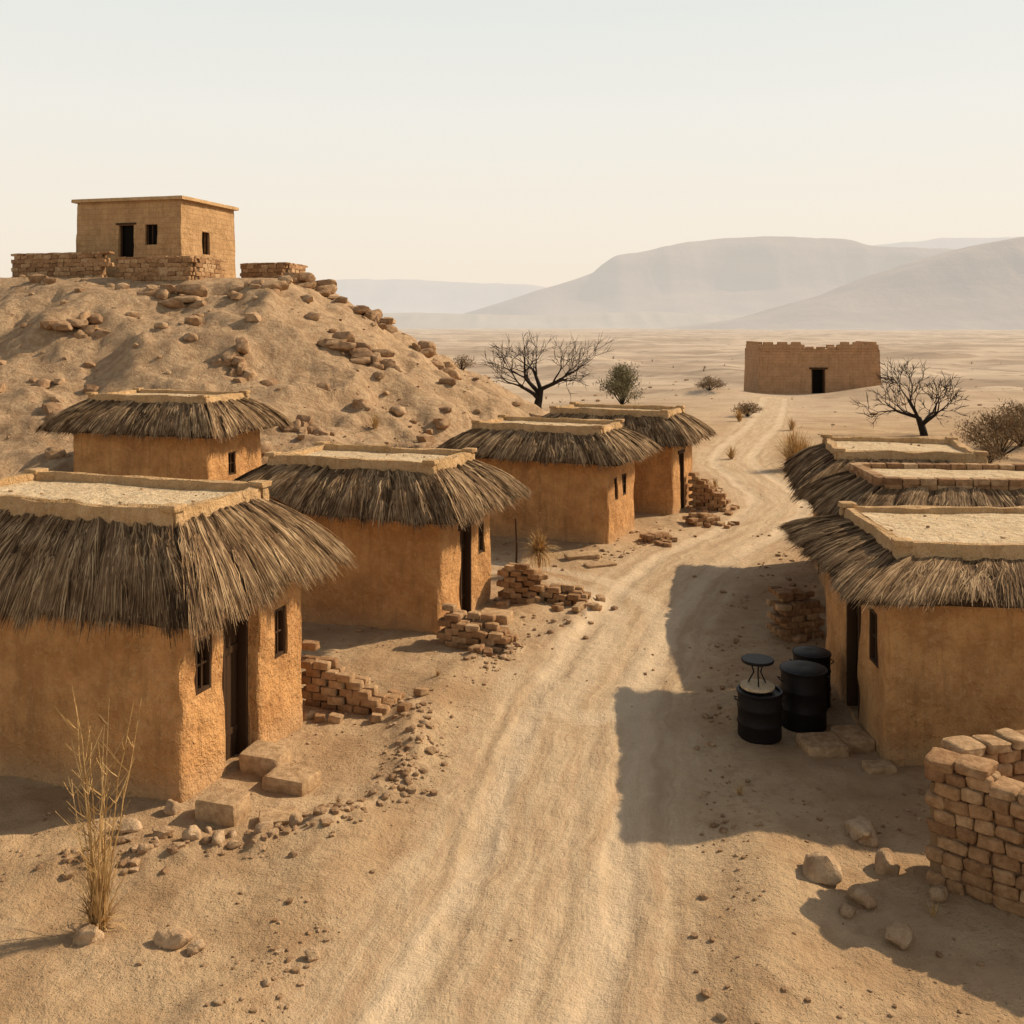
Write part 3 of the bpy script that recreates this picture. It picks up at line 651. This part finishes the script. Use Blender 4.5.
# ---------------------------------------------------------------- vegetation
def dead_tree(x,y,H,seed,spread=1.0):
    rs=random.Random(seed);a=Acc();z=gz(x,y)-.15
    def grow(p,d,L,r,lev):
        n=5;pts=[p];rad=[r];dd=Vector(d)
        for k in range(n):
            dd=(dd+Vector((rs.gauss(0,.11),rs.gauss(0,.11),rs.gauss(0,.08)+.025))).normalized()
            pts.append(pts[-1]+dd*L/n);rad.append(r*(1-.4*(k+1)/n) if lev<5 else r*(1-.7*(k+1)/n))
        tube(a,[tuple(q) for q in pts],rad,6 if lev<3 else 4,.5)
        if lev>=5: return
        kids=[5,3,3,3,4][lev]
        a0=rs.uniform(0,6.28)
        for k in range(kids):
            t=n if k<2 else rs.choice((2,3,4)) if lev else rs.choice((3,4,5))
            ref=Vector((0,0,1)) if abs(dd.z)<.9 else Vector((1,0,0))
            e1=dd.cross(ref).normalized();e2=dd.cross(e1);az=a0+k*6.283/kids+rs.uniform(-.4,.4)
            perp=e1*math.cos(az)+e2*math.sin(az);ang=(rs.uniform(.55,1.1) if lev==0 else rs.uniform(.3,.75))
            nd=(dd*math.cos(ang)+perp*math.sin(ang)*spread);nd.z+=.05;nd.normalize()
            grow(pts[t],nd,L*rs.uniform(.66,.86)*(1.3 if lev==0 else 1),max(rad[t]*rs.uniform(.55,.75),.017),lev+1)
    grow(Vector((x,y,z)),Vector((.04,0,1)).normalized(),H*.24,H*.05,0)
    a.build('dead_tree',M_bark,loc=(x,y,z))
dead_tree(1.8,72,7.9,4,1.1)
dead_tree(23.5,57,5.1,12,1.1)
def blades(acc,x,y,z,n,h,spread,w,rs,curl=.5,rnd0=.6):
    K=5
    az=rs.rand(n)*2*math.pi;ln=h*(.35+.65*rs.rand(n));tilt=np.abs(rs.randn(n))*spread
    bx_=x+rs.randn(n)*.04*h;by_=y+rs.randn(n)*.04*h;pts=np.zeros((n,K,3))
    for k in range(K):
        t=k/(K-1);ang=tilt*(.4+curl*t*1.4);pts[:,k,0]=bx_+np.cos(az)*np.sin(ang)*ln*t;pts[:,k,1]=by_+np.sin(az)*np.sin(ang)*ln*t;pts[:,k,2]=z+np.cos(ang)*ln*t
    sd=np.stack([-np.sin(az+rs.randn(n)*.8),np.cos(az+rs.randn(n)*.8),np.zeros(n)],1)
    ww=(w*(.6+.8*rs.rand(n)))[:,None]*np.array([1,1,.9,.6,.15])
    V=np.stack([pts-sd[:,None]*ww[:,:,None]/2,pts+sd[:,None]*ww[:,:,None]/2],2).reshape(-1,3)
    b=(np.arange(n)*K*2)[:,None];f=np.concatenate([np.concatenate([b+2*k,b+2*k+1,b+2*k+3,b+2*k+2],1) for k in range(K-1)])
    acc.add(V,f,np.repeat(np.clip(rnd0+.22*rs.randn(n),0,1),K*2))
def grass(name,x,y,n,h,spread,w,seed,mat=None):
    rs=np.random.RandomState(seed);a=Acc();z=gz(x,y)-.03;blades(a,x,y,z,n,h,spread,w,rs);return a.build(name,mat or M_grass,smooth=False,loc=(x,y,z))
def tall_plant():
    x,y=-4.32,10.45;z=gz(x,y)-.03;rs=np.random.RandomState(3);a=Acc();r=random.Random(9)
    blades(a,x,y,z,240,.5,.75,.012,rs);blades(a,x,y,z,120,.95,.3,.010,rs);blades(a,x,y,z,26,1.5,.24,.011,rs)
    for i in range(17):
        h=r.uniform(1.1,2.5) if i>2 else (2.55,2.3,2.0)[i];az=r.uniform(0,6.28);lean=r.uniform(.04,.36);pts=[];n=9;px=py=0
        for k in range(n+1):
            t=k/n;px+=r.gauss(0,.012);py+=r.gauss(0,.012);pts.append((x+px+math.cos(az)*(.05+lean*t**1.3*h*.6),y+py+math.sin(az)*(.05+lean*t**1.3*h*.6),z+h*t))
        tube(a,pts,np.linspace(.010,.004,n+1),4,r.uniform(.3,.8))
        for b in range(r.randint(5,10)):
            k=r.randint(3,n-1);p=np.array(pts[k]);az2=r.uniform(0,6.28);L=r.uniform(.12,.42)
            q=[p,p+np.array([math.cos(az2)*L*.35,math.sin(az2)*L*.35,L*.35]),p+np.array([math.cos(az2)*L*.75,math.sin(az2)*L*.75,L*.9])]
            tube(a,q,[.005,.004,.0025],3,r.uniform(.3,.9))
    a.build('tall_dry_grass_plant',M_grass,loc=(x,y,z))
tall_plant()
def shrub(name,x,y,w,h,n,seed,mat=None,leaf=.06,stemm=M_bark,zo=0):
    rs=np.random.RandomState(seed);r=random.Random(seed);a=Acc();z=gz(x,y)+zo
    C=[]
    for i in range(30):
        az=r.uniform(0,6.28);el=r.uniform(.25,1.5);L=r.uniform(.7,1.0)
        tip=np.array([math.cos(az)*math.cos(el)*w/2*L,math.sin(az)*math.cos(el)*w/2*L,(.12+.88*math.sin(el))*h*L])
        mid=tip*.5+np.array([0,0,h*.08]);tube(a,[np.array([x,y,z-.05]),np.array([x,y,z])+mid,np.array([x,y,z])+tip],[.03*h/2,.018*h/2,.006*h/2],4,.2,1)
        for t in (.5,.65,.8,.92,1.0): C.append(tip*t+np.array([0,0,.04*h]))
    C=np.array(C);k=rs.randint(0,len(C),n);p=C[k]+rs.randn(n,3)*np.array([w,w,h])*.06+np.array([x,y,z]);p[:,2]=np.maximum(p[:,2],z+.01)
    d=rs.randn(n,3);d[:,2]=np.abs(d[:,2])+.3;d/=np.linalg.norm(d,axis=1)[:,None];e=np.cross(d,rs.randn(n,3));e/=np.linalg.norm(e,axis=1)[:,None]
    l=leaf*(.6+rs.rand(n))[:,None];V=np.stack([p,p+d*l+e*l*.22,p+d*l*2.2,p+d*l-e*l*.22],1).reshape(-1,3)
    f=(np.arange(n)*4)[:,None]+np.arange(4)
    a.add(V,f,np.repeat(np.clip(.45+.25*rs.randn(n)+.25*(rs.rand(len(C))[k]-.5),0,1),4))
    return a.build(name,[mat or M_shrub,stemm],smooth=False,loc=(x,y,z))
shrub('desert_shrub',8.6,78,4.6,3.0,6000,1,M_shrub,.09)
shrub('desert_shrub',23.4,48,5.0,2.0,6500,2,M_brush,.06)
shrub('desert_shrub',26.5,52,5.0,2.2,5000,3,M_brush,.07)
shrub('desert_shrub',21.4,45,2.0,1.0,1600,4,M_brush,.05)
shrub('desert_shrub',-2.8,55,1.8,.8,900,5,M_brush,.05)
shrub('desert_shrub',16.5,70,2.2,1.0,1500,8,M_brush,.07)
shrub('desert_shrub',17.0,86,3.0,1.2,1500,9,M_brush,.08)
for i,(x,y,h,n) in enumerate([(12.3,43.5,1.9,520),(12.9,44.0,1.5,360),(10.3,47,.7,120),(16.8,60,.9,140),(15,66,1.0,160),(-5.2,38,.7,90),(7.8,38.5,.5,90),(14.5,52,.7,100)]): grass('dry_grass_tuft',x,y,n,h,.6,.03,i+40)
for i,(x,y,h) in enumerate([(3.05,13.4,.25),(-2.3,13.2,.16),(-1.3,17.6,.2),(4.3,17.4,.2),(-4.9,11.8,.3),(4.5,10.7,.22)]): grass('dry_grass_tuft',x,y,40,h,.5,.008,i+70)
a=Acc();rs=np.random.RandomState(77)
for i in range(300):
    yy=60*math.exp(rs.rand()*2.1);xx=(rs.rand()*1.3-.35)*yy*.8+2;
    if hillf(np.array([xx]),np.array([yy]))[0]>.02: continue
    if 19<xx<35 and 84<yy<101: continue
    if fbm(np.array([xx*.03]),np.array([yy*.03]),5,3)[0]<-.05: continue
    sz=rs.uniform(.2,.6);zz=gz(xx,yy)
    blades(a,xx,yy,zz-.05,26,sz*1.1,1.0,.09*sz*(yy/90)**.5,rs,.5,.6)
a.build('desert_scrub',M_brush,smooth=False)
def thin_plant():
    x,y=.68,25.0;z=gz(x,y);a=Acc();rs=np.random.RandomState(5)
    for i in range(5): tube(a,[(x,y,z-.05),(x+.03*math.cos(i),y,z+.35),(x+.1*math.cos(i*1.3),y+.1*math.sin(i*1.3),z+.7)],[.015,.012,.007],4,.4)
    blades(a,x,y,z+.5,520,.7,1.0,.02,rs,.6);a.build('dry_sapling',M_grass,smooth=False,loc=(x,y,z))
thin_plant()
a=Acc();tube(a,[(.1,25.2,gz(.1,25.2)-.1),(.12,25.2,.7),(.09,25.2,1.42)],[.03,.026,.022],8,.5);a.build('wooden_post',M_wood,loc=(.1,25.2,0))

# ---------------------------------------------------------------- drums, table
def drum(name,x,y,r,h,lid=True):
    z=gz(x,y)-.01;a=Acc();P_=[(0,z),(r*.97,z),(r,z+.02),(r,z+h*.06)]
    for k in (.33,.66): P_+=[(r,z+h*k-.03),(r*1.035,z+h*k-.012),(r*1.035,z+h*k+.012),(r,z+h*k+.03)]
    P_+=[(r,z+h-.05),(r*1.05,z+h-.035),(r*1.06,z+h-.01),(r*1.04,z+h),(r*.93,z+h),(r*.91,z+h-.03),(0,z+h-.03)]
    lathe(a,P_,x,y,40);
    if lid: lathe(a,[(0,z+h+.02),(r*.3,z+h+.03),(r*.8,z+h+.018),(r*.98,z+h+.002)][::-1],x,y,40)
    for s in (-1,1): tube(a,[(x+s*(r),y-.08,z+h*.8),(x+s*(r+.05),y-.06,z+h*.83),(x+s*(r+.05),y+.06,z+h*.83),(x+s*r,y+.08,z+h*.8)],[.01]*4,6)
    return a.build(name,M_black,loc=(x,y,z),angle=35)
drum('metal_drum',3.8,15.35,.33,.72,False);drum('metal_drum',4.62,15.85,.35,.92);drum('metal_drum',5.02,16.75,.3,.88)
x,y=3.78,15.4;z=gz(x,y)+.70;a=Acc();lathe(a,[(0,z),(.24,z),(.26,z+.02),(.26,z+.05),(.22,z+.06),(0,z+.06)],x,y,30);a.build('pot_lid',M_deck,loc=(x,y,z))
z=gz(x,y)+.765;a=Acc();lathe(a,[(0,z+.34),(.24,z+.34),(.25,z+.352),(.25,z+.372),(.24,z+.385),(0,z+.385)],x,y,30)
for k in range(3):
    t=k*2.094+.4;tube(a,[(x+.15*math.cos(t),y+.15*math.sin(t),z),(x+.06*math.cos(t),y+.06*math.sin(t),z+.17),(x+.12*math.cos(t),y+.12*math.sin(t),z+.345)],[.012]*3,6)
a.build('small_round_table',M_black,loc=(x,y,z))

# ---------------------------------------------------------------- light, world, camera
EL=math.radians(36);AZ=math.radians(66)
sd=Vector((math.sin(AZ)*math.cos(EL),math.cos(AZ)*math.cos(EL),math.sin(EL)))
L=bpy.data.lights.new('sun','SUN');L.energy=5.0;L.angle=math.radians(.6);L.color=(1,.81,.57)
lo=bpy.data.objects.new('sun',L);lo.rotation_euler=(-sd).to_track_quat('-Z','Y').to_euler();lo.location=(20,10,30);coll.objects.link(lo)
w=bpy.data.worlds.new('World');scene.world=w;w.use_nodes=True;nt=w.node_tree;bg=nt.nodes['Background']
sk=nt.nodes.new('ShaderNodeTexSky');sk.sky_type='NISHITA';sk.sun_disc=False;sk.sun_elevation=EL;sk.sun_rotation=AZ;sk.air_density=1.0;sk.dust_density=3.0;sk.ozone_density=1.0;sk.altitude=300
hs=nt.nodes.new('ShaderNodeHueSaturation');hs.inputs['Saturation'].default_value=.35;nt.links.new(sk.outputs[0],hs.inputs['Color'])
tc=nt.nodes.new('ShaderNodeTexCoord');sp=nt.nodes.new('ShaderNodeSeparateXYZ');nt.links.new(tc.outputs['Generated'],sp.inputs[0])
cr=nt.nodes.new('ShaderNodeValToRGB');nt.links.new(sp.outputs[2],cr.inputs[0]);el=cr.color_ramp.elements
el[0].position=0;el[0].color=(.95,.81,.64,1);el[1].position=.38;el[1].color=(.76,.82,.79,1)
q=el.new(.09);q.color=(.95,.86,.725,1)
q=el.new(.20);q.color=(.90,.875,.80,1)
sc=nt.nodes.new('ShaderNodeVectorMath');sc.operation='SCALE';sc.inputs['Scale'].default_value=10.0;nt.links.new(cr.outputs[0],sc.inputs[0])
mr=nt.nodes.new('ShaderNodeMapRange');mr.interpolation_type='SMOOTHSTEP';nt.links.new(sp.outputs[2],mr.inputs['Value'])
for k,v in zip(('From Min','From Max','To Min','To Max'),(.33,.55,.95,0)): mr.inputs[k].default_value=v
mx=nt.nodes.new('ShaderNodeMix');mx.data_type='RGBA';nt.links.new(mr.outputs['Result'],mx.inputs['Factor']);nt.links.new(hs.outputs[0],mx.inputs[6]);nt.links.new(sc.outputs[0],mx.inputs[7])
nt.links.new(mx.outputs[2],bg.inputs['Color']);bg.inputs['Strength'].default_value=.10
cam=bpy.data.cameras.new('camera');cam.sensor_width=36;cam.lens=35.16;cam.shift_y=-.1826;cam.clip_end=20000;cam.clip_start=.1
co=bpy.data.objects.new('camera',cam);co.location=(0,0,6.3);co.rotation_euler=(math.radians(90),0,0);coll.objects.link(co);scene.camera=co
scene.view_settings.view_transform='Standard';scene.view_settings.look='None';scene.view_settings.exposure=0
